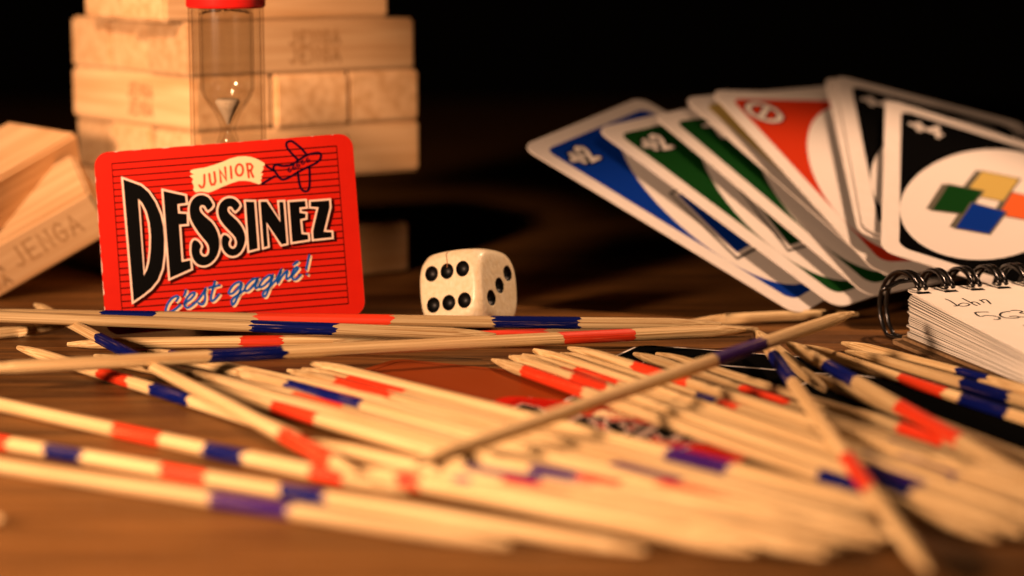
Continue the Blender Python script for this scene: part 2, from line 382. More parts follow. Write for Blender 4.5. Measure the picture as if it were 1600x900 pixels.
N_o = [(255, 175), (322, 172), (472, 395), (457, 178), (505, 175), (540, 625), (485, 638), (320, 395), (337, 655), (292, 668)]
E2o = [(568, 178), (740, 165), (748, 230), (678, 238), (682, 295), (745, 305), (745, 350), (685, 365), (702, 525), (770, 530), (775, 585), (600, 612)]
Z_o = [(800, 175), (1000, 160), (1005, 235), (940, 500), (1025, 505), (1028, 560), (830, 580), (825, 490), (885, 235), (800, 228)]
LETTERS = [[zA(D_o), zA(D_i)], [zA(E_o)], [cmz(zB(S1o), 2, True)], [cmz(zB(S2o), 2, True)], [zC(I_o)], [zC(N_o)], [zC(E2o)], [zC(Z_o)]]
OW = .95                            # width of the pale outline, mm
def sway(pts, d): return [(x+d[0], y+d[1]) for x, y in pts]
def letter_card(M, label, group):
    root = slab('letter_card', rrect(CW, CH, 3.6, 8), -.35, 0, (letter_red, card_core)); root.matrix_world = M
    tag(root, label, 'card', group)
    P = root
    ln = Flat()
    A_, B_, D2 = z3([(115, 170)])[0], z3([(1018, 95)])[0], z3([(172, 838)])[0]
    y0, y1 = max(A_[1], B_[1])-.2, -CH/2+3.2
    x0, x1 = A_[0], B_[0]
    ln.stroke([(x0, y0), (x0, y1)], .22, .02, caps=False); ln.stroke([(x1, y0), (x1, y1)], .22, .02, caps=False)
    n = 25
    for i in range(n): ln.stroke([(x0, y0+(y1-y0)*i/(n-1)), (x1, y0+(y1-y0)*i/(n-1))], .33, .02, caps=False)
    ln.build('line_print', l_line, P)
    wr = Flat(); rg = random.Random(5); y = -CH/2+4
    while y < CH/2-4:
        l_ = rg.uniform(1.0, 5.0); wd = rg.uniform(.05, .30)
        m_ = [(-CW/2, y), (-CW/2+wd, y+l_*.2), (-CW/2+wd*rg.uniform(.3, 1), y+l_*.6), (-CW/2+wd*.4, y+l_*.85), (-CW/2, y+l_)]
        wr.poly([m_[::-1]], .015); y += l_+rg.uniform(.2, 2.5)
    x = -CW/2+5
    while x < CW/2-5:
        l_ = rg.uniform(.8, 3.5); wd = rg.uniform(.04, .18)
        wr.poly([[(x, CH/2), (x+l_*.3, CH/2-wd), (x+l_*.7, CH/2-wd*.6), (x+l_, CH/2)]], .015); x += l_+rg.uniform(.6, 5)
    wr.build('worn_edge', l_pale, P)
    sh = Flat()
    for loops in LETTERS:
        sh.poly([sway(l, (.62, -.55)) for l in loops], .04)
        for l in loops: sh.stroke(sway(l, (.62, -.55)), OW*1.3, .04, True)
    sh.build('letter_shadow', l_shadow, P)
    for loops in LETTERS:
        lt = Flat().poly(loops, .10).build('letter', l_black, P)
        ol = Flat()
        for l in loops: ol.stroke(l, OW, .07, True)
        ol.build('letter_outline', l_pale, lt)
    bn = [(50, 430), (90, 415), (140, 405), (200, 398), (300, 370), (400, 335), (480, 300), (560, 278), (640, 272), (710, 280), (770, 300), (820, 325), (860, 350), (858, 375), (835, 385), (850, 400), (830, 440), (815, 455), (845, 465), (820, 495), (830, 515), (815, 530), (825, 560), (800, 578), (760, 565), (700, 545), (640, 538), (580, 540), (500, 565), (400, 605), (300, 650), (250, 668), (170, 655), (110, 665), (85, 640), (92, 600), (70, 550), (85, 520), (45, 485), (90, 470), (55, 450)]
    ban = Flat().poly([zD(bn)], .05).build('banner', l_cream, P)
    jn = [[(205, 475), (205, 570), (195, 605), (170, 613), (150, 590)], [(257, 465), (268, 550), (285, 583), (312, 578), (325, 545), (312, 445)], [(385, 555), (372, 425), (442, 530), (430, 395)], [(490, 385), (500, 510)],
          [(585+40*math.cos(a*.3142)+0, 422+62*math.sin(a*.3142)) for a in range(21)], [(688, 503), (668, 357), (705, 356), (728, 385), (715, 422), (684, 428)], [(702, 425), (735, 497)]]
    for s_ in jn: Flat().stroke(zD(s_), 0.56, .08).build('banner_letter', l_jun, ban)
    pl = Flat()
    for s_ in ([(1215, 305), (1160, 250), (1110, 190), (1095, 150), (1105, 120), (1150, 108), (1200, 140), (1260, 190), (1320, 260)],
               [(955, 390), (985, 365), (1060, 378), (1150, 365), (1220, 320), (1300, 270), (1370, 245), (1440, 235), (1470, 255), (1465, 300), (1420, 345), (1340, 385), (1230, 440), (1150, 490), (1070, 525), (1030, 515), (1000, 480), (960, 420), (955, 390)],
               [(880, 380), (955, 430)], [(835, 570), (970, 490)],
               [(1220, 440), (1235, 560), (1260, 630), (1300, 655), (1340, 630), (1350, 520), (1345, 390)]):
        pl.stroke(cmz(zD(s_), 3), .58, .06)
    for (x, y) in ((1130, 420), (1180, 395), (1225, 368), (1275, 338), (1330, 315)):
        pl.stroke(zD([(x+19*math.cos(a), y+24*math.sin(a)) for a in [k*.785 for k in range(7)]]), .26, .06)
        pl.stroke(zD([(x-10, y+4), (x+12, y-6)]), .26, .06)
    pl.build('plane_drawing', l_navy, P)
    sc = [[(190, 535), (212, 500), (190, 488), (150, 510), (110, 560), (88, 620), (97, 642), (140, 640), (190, 610), (230, 575)], [(285, 430), (280, 455), (268, 480)],
          [(270, 560), (330, 520), (365, 480), (370, 455), (340, 460), (300, 500), (275, 550), (280, 590), (310, 600), (350, 575), (400, 530), (440, 480), (480, 415), (470, 450), (475, 500), (465, 550), (440, 570), (410, 555)],
          [(570, 345), (545, 440), (530, 510), (545, 535), (580, 510), (610, 470)], [(515, 405), (615, 380)],
          [(830, 360), (800, 350), (750, 380), (715, 430), (710, 460), (735, 465), (780, 430), (830, 370), (815, 440), (790, 500), (760, 560), (740, 570), (735, 530), (760, 500), (800, 470), (865, 425)],
          [(985, 320), (950, 320), (900, 360), (865, 410), (870, 435), (900, 430), (950, 380), (990, 320), (965, 390), (975, 410), (1010, 390)],
          [(1130, 290), (1100, 285), (1050, 320), (1010, 375), (1015, 400), (1050, 385), (1100, 340), (1135, 285), (1120, 350), (1095, 420), (1070, 480), (1050, 490), (1040, 465), (1060, 435), (1100, 400), (1160, 340), (1190, 290), (1220, 230), (1195, 310), (1185, 355), (1230, 290), (1265, 250), (1280, 245), (1270, 300), (1280, 320), (1320, 290), (1360, 250), (1385, 215), (1370, 205), (1340, 235), (1325, 285), (1335, 320), (1370, 320), (1410, 280)],
          [(1340, 180), (1380, 150)], [(1495, 90), (1465, 225)], [(1470, 270), (1474, 274)]]
    fs, fb = Flat(), Flat()
    for s_ in sc:
        q = cmz(zE(s_), 4)
        fs.stroke(sway(q, (.38, -.34)), .68, .045); fb.stroke(q, .62, .075)
    fb.build('script_print', l_blue, P); fs.build('script_shadow', l_cream2, P)
    return root
letter_card(CARD_M, 'red card lettered JUNIOR DESSINEZ c\'est gagné! standing upright against the sand timer', 'red lettered cards')
# ---------------------------------------------------------------- the die
def make_die():
    Ld = 18.6; h = Ld/2; r = 1.9; RS = 13.1
    def rnd(p):
        p = Vector(p); q = Vector([max(-h+r, min(h-r, c)) for c in p]); d = p-q
        p2 = q+d.normalized()*r if d.length > 1e-6 else p
        L_ = p2.length; k = 1.4
        e = max(k-abs(L_-RS), 0)/k
        L2 = min(L_, RS)-e*e*k*.25
        return p2*(L2/L_)
    bm = bmesh.new(); bmesh.ops.create_cube(bm, size=Ld)
    bmesh.ops.subdivide_edges(bm, edges=bm.edges[:], cuts=31, use_grid_fill=True)
    for v in bm.verts: v.co = rnd(v.co)*MM
    rot = Matrix.Rotation(-.583, 4, 'Z') @ Matrix.Rotation(-.229, 4, 'X') @ Matrix.Rotation(-.221, 4, 'Y')
    M = Matrix.Translation(Vector((-10.941, 541.927, 10.56))*MM) @ rot
    die = from_bm('die', bm, die_wood, smooth=True); die.matrix_world = M
    tag(die, 'cream wooden die showing six and three dots behind the sticks', 'die')
    a, b, d, e = 4.67, 3.96, 4.118, 3.5
    spots = [((i*a, -h, j*b), (0, -1, 0)) for j in (1, -1) for i in (-1, 0, 1)]
    spots += [((h, s*d, s*e), (1, 0, 0)) for s in (-1, 0, 1)]
    spots += [((-h, i*4.2, j*4.2), (-1, 0, 0)) for i in (-1, 1) for j in (-1, 1)]
    spots += [((0, h, 0), (0, 1, 0)), ((3.6, 3.6, h), (0, 0, 1)), ((-3.6, -3.6, h), (0, 0, 1))]
    spots += [((i*4, j*4, -h), (0, 0, -1)) for i, j in ((1, 1), (1, -1), (-1, 1), (-1, -1), (0, 0))]
    pr = 1.72; rs = 2.1; dep = math.sqrt(rs*rs-pr*pr)
    cut = bmesh.new(); bowls = []
    for p, n in spots:
        p, n = Vector(p), Vector(n)
        # true surface height along n at that spot
        lo, hi = p-n*4, p.copy()
        k = rnd(p); p = p-n*max(0, (p-k).dot(n))
        c = p+n*dep*.55
        bmesh.ops.create_uvsphere(cut, u_segments=28, v_segments=16, radius=rs*MM, matrix=Matrix.Translation(c*MM) @ Vector((0, 0, 1)).rotation_difference(n).to_matrix().to_4x4())
        bowls.append((c, n))
    co_ = from_bm('cutter', cut, pip_paint)
    co_.matrix_world = M
    md = die.modifiers.new('b', 'BOOLEAN'); md.object = co_; md.operation = 'DIFFERENCE'; md.solver = 'EXACT'
    dg = bpy.context.evaluated_depsgraph_get(); dg.update()
    me = bpy.data.meshes.new_from_object(die.evaluated_get(dg)); die.modifiers.clear(); die.data = me
    me.materials.clear(); me.materials.append(die_wood)
    me.polygons.foreach_set('material_index', [0]*len(me.polygons))
    me.polygons.foreach_set('use_smooth', [True]*len(me.polygons))
    bpy.data.objects.remove(co_)
    ri = rs-.03; v = []; f = []; nr, ns = 7, 20
    top = math.acos(max(-1, min(1, .32)))       # bowl reaches just under the rim
    v.append((0, 0, -ri))
    for i in range(1, nr+1):
        th = top*i/nr*1.0
        for j in range(ns):
            ph = 2*math.pi*j/ns; v.append((ri*math.sin(th)*math.cos(ph), ri*math.sin(th)*math.sin(ph), -ri*math.cos(th)))
    f += [(0, 1+(j+1) % ns, 1+j) for j in range(ns)]
    for i in range(nr-1):
        for j in range(ns):
            f.append((1+i*ns+j, 1+i*ns+(j+1) % ns, 1+(i+1)*ns+(j+1) % ns, 1+(i+1)*ns+j))
    first = None
    for c, n in bowls:
        q = Vector((0, 0, 1)).rotation_difference(n).to_matrix().to_4x4(); q.translation = c*MM
        if first is None:
            first = mesh('pip', v, f, pip_paint, die, q, True)
        else:
            o = first.copy(); C.objects.link(o); o.parent = die; o.matrix_basis = q
    # hairline crack from the upper middle dot over the top edge
    pts = [rnd((.1+.15*math.sin(t*5), -h, 4.9+t*(h-4.9))) for t in [k/8 for k in range(9)]]+[rnd((.25, -h+t, h)) for t in (1, 2, 3)]
    v = []; f = []
    for i, p in enumerate(pts):
        n = p.normalized()*.03; wd = .13
        v += [p+n+Vector((wd, 0, 0)), p+n-Vector((wd, 0, 0))]
        if i: f.append((2*i-2, 2*i-1, 2*i+1, 2*i))
    mesh('crack', v, f, crack_mat, die)
make_die()
# ---------------------------------------------------------------- fan of playing cards
FN = Vector((.25339167, -.38237992, .88858216)); FX = Vector((.9616636, 0, -.27423187)); FY = Vector((.10486076, .92400519, .36772085))
CARD_O = rrect(56, 87, 4.0, 6); FAN_S = 1.07
def num(fl, ch, x, y, s, z, wd):
    G = {'+': [[(-.9, .15), (.1, .15)], [(-.4, .62), (-.4, -.32)]], '2': [[(.25, .55), (.4, .85), (.7, .95), (.95, .75), (.9, .45), (.3, -.5), (1.0, -.5)]],
         '4': [[(.85, -.5), (.85, .95), (.2, .05), (1.1, .05)]], '7': [[(.2, .95), (1, .95), (.55, -.5)]]}
    for p in G[ch]: fl.stroke([(x+a*s, y+b*s) for a, b in p], wd, z)
def corner_mark(root, kind, x, y, s, flip):
    k = -1 if flip else 1
    a, b = Flat(), Flat()
    def put(fl, wd, z):
        if kind in ('+2', '+4'):
            num(fl, '+', x, y, s*k, z, wd*1.35); num(fl, kind[1], x, y, s*k, z, wd)
        elif kind == 'skip':
            fl.stroke([(x+1.1*s*math.cos(t*.3927), y+.2*s+1.1*s*math.sin(t*.3927)) for t in range(17)], wd, z); fl.stroke([(x-.7*s, y-.5*s), (x+.7*s, y+.9*s)], wd, z)
        else: num(fl, kind, x, y, s*k, z, wd)
    put(a, s*.62, .075); put(b, s*.34, .10)
    m_ = b.build('corner_mark', i_white, root); a.build('mark_outline', i_black, m_)
def fan_card(o, th, ink_, kind, label):
    th = R(th); ex = FX*math.cos(th)+FY*math.sin(th); ey = -FX*math.sin(th)+FY*math.cos(th)
    root = slab('playing_card', CARD_O, -.35, 0, (card_white, card_white)); root.matrix_world = frame(Vector(o), ex*FAN_S, ey*FAN_S, FN)
    tag(root, label, 'card', 'playing cards spread in a fan')
    Flat().poly([rrect(47, 78, 3.0)], .03).build('colour_panel', ink_, root)
    Flat().disc((0, 0), 18.5, .05, 48, 39, R(-25)).build('oval', i_white, root)
    corner_mark(root, kind, -16.8, 31.2, 4.2, False); corner_mark(root, kind, 16.8, -31.2, 4.2, True)
    if kind == '+2':
        for dx, dy, z_ in ((8.2, 12.5, .055), (0, 0, .09)):
            q = [(-17.8+dx, -18.5+dy), (-6.3+dx, -18.5+dy), (3.0+dx, 6.1+dy), (-8.5+dx, 6.1+dy)]
            g = Flat().poly([q], z_+.02).build('small_card', ink_, root)
            Flat().stroke(q, 2.6, z_+.01, True).build('small_card_border', i_white, g)
            Flat().stroke(q, 4.2, z_, True).build('small_card_outline', i_black, g)
    if kind == '+4':
        for i, (q, c_) in enumerate((([(-1.2, 16.6), (9, 19), (4, 3), (-6.2, .5)], i_yellow), ([(6.7, 9.5), (16, 11.5), (11.5, -3), (2.6, -5.5)], i_orange),
                                     ([(-10.6, 2.5), (-1.5, 4.8), (-6.6, -11.1), (-15, -14.4)], i_green), ([(-4.4, -3.8), (4.4, -3.0), (-.4, -17.8), (-9, -20.2)], i_blue))):
            g = Flat().poly([q], .09+.03*i).build('small_card', c_, root)
            Flat().poly([sway(q, (-1.7, -.4))], .062+.002*i).build('small_card_shade', i_grey, g)
            Flat().stroke(q, 1.0, .08+.03*i, True).build('small_card_outline', i_grey, g)
    return root
fan_card((55.90, 599.09, 27.33), 58.59, i_blue, '+2', 'blue plus two card at the left end of the fan of cards')
fan_card((75.13, 603.63, 27.73), 48.55, i_green, '+2', 'green plus two card lying next to the blue card in the fan')
fan_card((89.71, 608.33, 28.96), 42.09, i_green, '7', 'green card between the green plus two card and the yellow card')
fan_card((98.07, 614.85, 32.43), 39.32, i_yellow, '2', 'yellow card showing only a thin strip left of the red card')
fan_card((102.18, 609.37, 32.49), 30.65, i_red, 'skip', 'red card with a large white oval in the middle of the fan')
fan_card((121.09, 611.74, 32.75), 4.6, i_black, '+4', 'black bordered card mostly hidden between the red card and the black cards')
fan_card((123.26, 612.03, 33.14), 3.57, i_black, '+4', 'black plus four card behind the frontmost card of the fan')
fan_card((129.92, 590.89, 27.37), -3.26, i_black, '+4', 'black plus four card with four coloured rectangles, frontmost of the fan')
# dark boxes behind and under the fan
def dark_box_obj(loc, dim, rz, label):
    bm = bmesh.new(); bmesh.ops.create_cube(bm, size=1); bmesh.ops.scale(bm, vec=Vector(dim)*MM, verts=bm.verts)
    bmesh.ops.bevel(bm, geom=bm.edges[:], offset=.0012, segments=3, affect='EDGES')
    body = from_bm('card_box', bm, dark_box); body.location = Vector((loc[0], loc[1], loc[2]+dim[2]/2))*MM; body.rotation_euler.z = R(rz)
    tag(body, label, 'box')
    mesh('lid_seam', [(-dim[0]/2-.05, -dim[1]/2-.05, dim[2]*.18), (dim[0]/2+.05, -dim[1]/2-.05, dim[2]*.18), (dim[0]/2+.05, -dim[1]/2-.05, dim[2]*.18+.4), (-dim[0]/2-.05, -dim[1]/2-.05, dim[2]*.18+.4)], [(0, 1, 2, 3)], i_black, body)
    return body
dark_box_obj((138, 668, 0), (36, 26, 28), 0, 'dark card box in the shade behind the fan of cards')
# ---------------------------------------------------------------- cards lying flat under the sticks
def flat_M(px, py, deg, z):
    o = at(px, py, z); a = R(deg)
    return frame(o, Vector((math.cos(a), math.sin(a), 0)), Vector((-math.sin(a), math.cos(a), 0)), Vector((0, 0, 1)))
rb = slab('letter_card', rrect(CW, CH, 3.6, 8), -.35, 0, (back_red, card_core)); rb.matrix_world = flat_M(735, 607, -28, .45)
tag(rb, 'plain dark red card lying flat between the left and middle bundles of sticks', 'card', 'red lettered cards')
Flat().stroke(rrect(CW-5, CH-5, 2.5), .3, .02, True).build('border_line', l_line, rb)
letter_card(flat_M(950, 672, -24, .95), 'red lettered card lying flat under the middle of the crossing stick', 'red lettered cards')
def back_card(px, py, deg, z, label):
    root = slab('playing_card', CARD_O, -.35, 0, (card_white, card_white)); root.matrix_world = flat_M(px, py, deg, z)
    tag(root, label, 'card', 'playing cards lying face down under the sticks')
    Flat().poly([rrect(54.4, 85.4, 3.4)], .03).build('back_panel', i_black, root)
    return root
back_card(1215, 592, 66, .45, 'face down black card with white rim, its left edge beside the middle bundle tips')
back_card(1240, 620, 66, .85, 'face down black card whose white corner shows under the blue banded sticks')
back_card(1490, 655, 50, 1.25, 'face down black card under the sticks beside the notepad')
# ---------------------------------------------------------------- notepad
NA = R(14)
nd = Vector((math.sin(NA), -math.cos(NA), 0)); ns_ = Vector((math.cos(R(21)), math.sin(R(21)), 0))   # towards the camera / along the spine
NO = at(1416, 452, 13.5); NO.z = 0
NM = frame(NO, ns_, nd, ns_.cross(nd))          # local: x along spine, y toward camera, z DOWN (right handed)
def npt(x, y, z): return NO+ns_*x+nd*y+Vector((0, 0, z))
nb = empty('notepad', NO)
tag(nb, 'spiral bound notepad with handwriting on its top page', 'notepad')
NW, NLEN = 105.0, 150.0
def top_z(y): return 13.5-(13.5-8.0)*min(1, y/75.0)-.0*y
def sheet(name, z_at, th, x0, y0, mat_, parent, grid=14, wave=0.0, label=None):
    v = []; f = []; ph = random.random()*6
    rc = 2.2
    ys = [0, .3, .8, 1.5, 2.6, 4.5]+[6+(NLEN-6)*(k/grid) for k in range(grid+1)]
    xs = [0, NW*.25, NW*.5, NW*.75, NW]
    for layer in (0, 1):
        for y in ys:
            ins = rc-math.sqrt(max(rc*rc-(rc-min(y, rc))**2, 0))
            for i, x in enumerate(xs):
                xx = x0+(ins if i == 0 else 0)+x+wave*math.sin(y*.11+ph)
                p = npt(xx, y0+y, z_at(y)+layer*th)
                v.append(p-NO)
    nx, ny = len(xs), len(ys); o = nx*ny
    for j in range(ny-1):
        for i in range(nx-1):
            a = j*nx+i
            f.append((a, a+1, a+nx+1, a+nx)[::-1]); f.append((o+a, o+a+1, o+a+nx+1, o+a+nx))
    for j in range(ny-1):
        a = j*nx; f.append((a, o+a, o+a+nx, a+nx)[::-1]); a += nx-1; f.append((a, o+a, o+a+nx, a+nx))
    for i in range(nx-1):
        f.append((i, i+1, o+i+1, o+i)[::-1]); a = (ny-1)*nx+i; f.append((a, a+1, o+a+1, o+a))
    s_ = mesh(name, v, f, mat_, parent)
    return s_
NP = 26
c0 = sheet('back_cover', lambda y: .10, .9, -3.2, -2.2, cardboard, nb)
c1 = sheet('inner_cover', lambda y: 1.25, .7, -1.2, -1.0, cardboard, nb)
BASE = 2.1
for k in range(NP):
    t0, t1 = k/NP, (k+.86)/NP
    sheet('page', lambda y, t0=t0: BASE+(top_z(y)-BASE-.35)*t0, (13.1-BASE)/NP*.45, random.uniform(-.45, .45)+(.5 if k > NP-4 else 0), random.uniform(-.2, .2), paper, nb, wave=.12)
TOPZ = lambda y: top_z(y)-.28+(.0 if y > 6 else -.0)
tp = sheet('top_page', TOPZ, .28, -.2, -.3, paper, nb)
# handwriting, laid on the sloping top page
pn = (npt(0, 60, top_z(60))-npt(0, 10, top_z(10))).cross(ns_).normalized()
if pn.z < 0: pn = -pn
def page_pt(px, py):
    d = ray(px, py); o = Vector((0, 0, CAMH)); q = npt(0, 10, top_z(10)+.04); return o+d*((q-o).dot(pn)/d.dot(pn))
def page_stroke(name, pts, wd):
    P = [page_pt(1370+x/6, 410+y/6) for x, y in pts]
    P = catmull(P, 3); v = []; f = []
    for i, p in enumerate(P):
        d = (P[min(i+1, len(P)-1)]-P[max(i-1, 0)]); n = pn.cross(d).normalized()*wd/2
        v += [p+n-NO, p-n-NO]
        if i: f.append((2*i-2, 2*i-1, 2*i+1, 2*i))
    return mesh(name, v, f, pen_ink, tp)
for s_ in ([(640, 340), (690, 362), (740, 395), (750, 408), (720, 408)], [(775, 390), (765, 402), (800, 410), (850, 405), (868, 393), (840, 382), (800, 380), (778, 388)],
           [(800, 335), (850, 360), (915, 395), (945, 405)], [(890, 385), (895, 370), (930, 372), (970, 395)], [(960, 350), (985, 362), (1005, 378)], [(975, 355), (1010, 345), (1040, 360), (1068, 388)]):
    page_stroke('handwriting', s_, .42)
for s_ in ([(1050, 465), (990, 464), (920, 470), (965, 505), (1020, 497), (1080, 498), (1140, 512), (1155, 525), (1130, 535), (1095, 533)],
           [(1250, 460), (1200, 463), (1160, 478), (1158, 500), (1200, 517), (1270, 522), (1330, 515), (1310, 502), (1240, 505)],
           [(1255, 450), (1310, 448), (1365, 458), (1340, 472), (1390, 480), (1440, 500), (1400, 512), (1340, 508)], [(1370, 590), (1400, 588)]):
    page_stroke('handwriting', s_, .5)
# twin-wire rings through the spine
def wire(name, pts, r, mat_, parent, n=8):
    v = []; f = []; pts = [Vector(p) for p in pts]
    for i, p in enumerate(pts):
        d = (pts[min(i+1, len(pts)-1)]-pts[max(i-1, 0)]).normalized()
        a = d.cross(Vector((.3, .2, 1))).normalized(); b = d.cross(a)
        for k in range(n):
            t = 2*math.pi*k/n; v.append(p+a*r*math.cos(t)+b*r*math.sin(t))
        if i: f += [((i-1)*n+k, (i-1)*n+(k+1) % n, i*n+(k+1) % n, i*n+k) for k in range(n)]
    f += [tuple(range(n-1, -1, -1)), tuple((len(pts)-1)*n+k for k in range(n))]
    return mesh(name, v, f, mat_, parent, smooth=True)
RC, RR = Vector((0, -2.8, 8.0)), 9.3
NR = 12
for i in range(NR):
    x = 2.6+7.6*i
    for dx in (-.95, .95):
        pts = []
        for k in range(33):
            a = R(62-k*(62+195)/32.)     # from the hole in the page, over the back, down to the cover
            yy = RC.y+RR*math.cos(R(40)+R(280)*k/32)*1.0; zz = RC.z+RR*math.sin(R(40)+R(280)*k/32)
            pts.append(npt(x+dx+(.20 if i == 0 else .05)*(yy-4.5), yy, max(zz, .7))-NO)
        wire('ring_wire', pts, .58, wire_black, nb)
    hz = top_z(4.6)+.035
    hv = [npt(x-1.9, 3.6, top_z(3.6)+.035)-NO, npt(x+1.9, 3.6, top_z(3.6)+.035)-NO, npt(x+1.9, 5.6, top_z(5.6)+.035)-NO, npt(x-1.9, 5.6, top_z(5.6)+.035)-NO]
    mesh('hole_shade', hv, [(0, 1, 2, 3)], i_black, nb)  # black quad on the page, painted as the dark inside of a hole
for dx in (0,):
    t_ = [npt(x, y, z)-NO for x, y, z in ((-5.5, -3, 13.2), (-3.5, -2.6, 14.0), (-1, -2.3, 15.1), (2, -2, 15.4), (5, -1.8, 15.2))]
    wire('ring_wire', t_, .6, wire_black, nb)
# ---------------------------------------------------------------- pick-up sticks
def tube(xs_r, n=12, jag=0.0):
    v = []; f = []; m = len(xs_r)
    for j, (x, r) in enumerate(xs_r):
        for k in range(n):
            a = 2*math.pi*k/n
            dx = random.uniform(-jag, jag) if j in (0, m-1) else 0
            v.append((x+dx, r*math.cos(a), r*math.sin(a)))
    for j in range(m-1):
        for k in range(n): f.append((j*n+k, j*n+(k+1) % n, (j+1)*n+(k+1) % n, (j+1)*n+k)[::-1])
    return v, f, n, m
RS = 1.44
PAINT = {'r': red_paint, 'b': blue_paint, 'v': violet_paint}
PN = {'r': 'red painted band', 'b': 'blue painted band', 'v': 'violet painted band'}
def stick(A, B, bands=(), label='', group=None, rad=None):
    A, B = Vector(A), Vector(B); L_ = (B-A).length; ex = (B-A).normalized()
    ey = Vector((0, 0, 1)).cross(ex).normalized(); ez = ex.cross(ey)
    r = (rad or RS)*random.uniform(.95, 1.05); tp_ = random.uniform(9, 13); te = random.uniform(.42, .62)
    flat_ = random.uniform(0, 3.1)
    v, f, n, m = tube([(0, .45), (.35, te), (tp_*.5, r*.78), (tp_, r), (L_*.2, r), (L_*.35, r), (L_*.5, r), (L_*.65, r), (L_*.8, r), (L_-tp_, r), (L_-tp_*.5, r*.78), (L_-.35, te), (L_, .42)])
    f += [tuple(range(n)), tuple((m-1)*n+k for k in range(n-1, -1, -1))]
    by, bz = random.uniform(-.7, .7), random.uniform(-.25, .35)
    def bend(V): return [(x, y+by*4*x/L_*(1-x/L_), z+bz*4*x/L_*(1-x/L_)) for x, y, z in V]
    ca, sa = math.cos(flat_), math.sin(flat_)
    v = bend([(x, y*ca-z*sa, y*sa+z*ca) for x, y, z in v])
    o = mesh('pick_up_stick', v, f, bamboo, None, frame(A, ex, ey, ez), True)
    tag(o, label, 'stick', group)
    for t0, t1, c_ in bands:
        x0, x1 = sorted((max(t0, tp_+.3) if t0 < L_/2 else min(t0, L_-tp_), min(t1, L_-tp_-.3) if t1 > L_/2 else max(t1, tp_+1)))
        if x1-x0 < 1: continue
        bv, bf, _, _ = tube([(x0, r*1.012), (x0+1.2, r*1.02), ((x0+x1)/2, r*1.02), (x1-1.2, r*1.02), (x1, r*1.012)], 22, 1.0)
        bo = mesh('painted_band', bend(bv), bf, PAINT[c_], o, None, True); bo['label'] = PN[c_]
    return o
def px_t(A, B, x):                 # distance along A-B whose image column is x
    lo, hi = 0.0, 1.0; sgn = 1 if projx(B) > projx(A) else -1
    for _ in range(40):
        m = (lo+hi)/2
        if (projx(A.lerp(B, m))-x)*sgn < 0: lo = m
        else: hi = m
    return (lo+hi)/2*(B-A).length
def pstick(p1, z1, p2, z2, bands, label, group=None, **k):
    A, B = at(*p1, z1), at(*p2, z2)
    bb = [(px_t(A, B, a), px_t(A, B, b), c) for a, b, c in bands]
    return stick(A, B, bb, label, group, **k)
LONE = 'sticks crossing on top of the others'
pstick((-60, 490), 7.0, (1128, 507), 5.6, [(160, 246, 'b'), (400, 612, 'r'), (770, 906, 'b')], 'long stick in front of the die with a blue band below the die', LONE)
pstick((-450, 479), 7.4, (775, 524), 5.4, [(395, 525, 'b')], 'long stick in front of the red card with one dark blue band below it', LONE)
pstick((-45, 578), 7.0, (1165, 515), 4.2, [(325, 442, 'b'), (876, 986, 'r')], 'long stick rising rightward, blue band at its left and red at its right', LONE)
pstick((105, 538), 1.6, (790, 530), 1.6, [(377, 440, 'r')], 'stick tucked in the shade beneath the long sticks before the red card', LONE)
pstick((520, 535), 1.6, (1185, 515), 1.6, [(728, 852, 'r')], 'thin far stick with a red band in front of and below the die', LONE)
pstick((1080, 502), 1.6, (1342, 491), 1.6, [], 'unpainted stick lying on the table under the blue card corner', LONE)
pstick((-150, 537), 1.5, (100, 510), 1.5, [], 'dim stick on the table at the left edge below the longest stick', LONE)
pstick((55, 476), 4.5, (560, 742), 4.6, [(158, 232, 'b'), (445, 530, 'r')], 'steep stick with a bright blue band near its tip, lower left of the red card', LONE)
pstick((28, 543), 1.6, (470, 680), 1.6, [(160, 206, 'r'), (242, 300, 'b')], 'pointed stick under the steep stick, with red and dark blue bands', LONE)
pstick((1333, 489), 12.0, (648, 726), 6.2, [(1113, 1190, 'v')], 'diagonal stick with a violet tip band crossing over the middle bundle', LONE)
pstick((1183, 518), 6.8, (1452, 892), 2.4, [(1212, 1242, 'b'), (1328, 1366, 'r')], 'stick with blue and red bands pointing at the viewer over the right sticks', LONE)
LL = 'sticks lying singly at the lower left'
pstick((-90, 612), 1.6, (640, 768), 1.7, [(184, 256, 'r'), (327, 390, 'b'), (492, 545, 'r')], 'farthest of the three loose sticks at the lower left, red then blue band', LL)
pstick((-130, 668), 1.6, (1010, 862), 1.7, [(-60, 18, 'r'), (76, 134, 'b'), (260, 326, 'r'), (444, 514, 'b')], 'middle of the three loose sticks at the lower left, four bands', LL)
pstick((-300, 680), 1.6, (800, 852), 1.6, [(332, 456, 'v')], 'nearest loose stick at the lower left with one wide violet band', LL)
pstick((-330, 760), 1.6, (4, 812), 1.6, [], 'stick tip just entering at the left edge in the foreground', LL)
ORD = ['first', 'second', 'third', 'fourth', 'fifth', 'sixth', 'seventh', 'eighth', 'ninth', 'tenth', 'eleventh']
def bandword(b):
    w_ = []
    for _, _, c_ in b:
        n_w = {'r': 'red', 'b': 'blue', 'v': 'violet'}[c_]
        if n_w not in w_: w_.append(n_w)
    return 'with %s band' % ' and '.join(w_) if w_ else 'without painted bands'
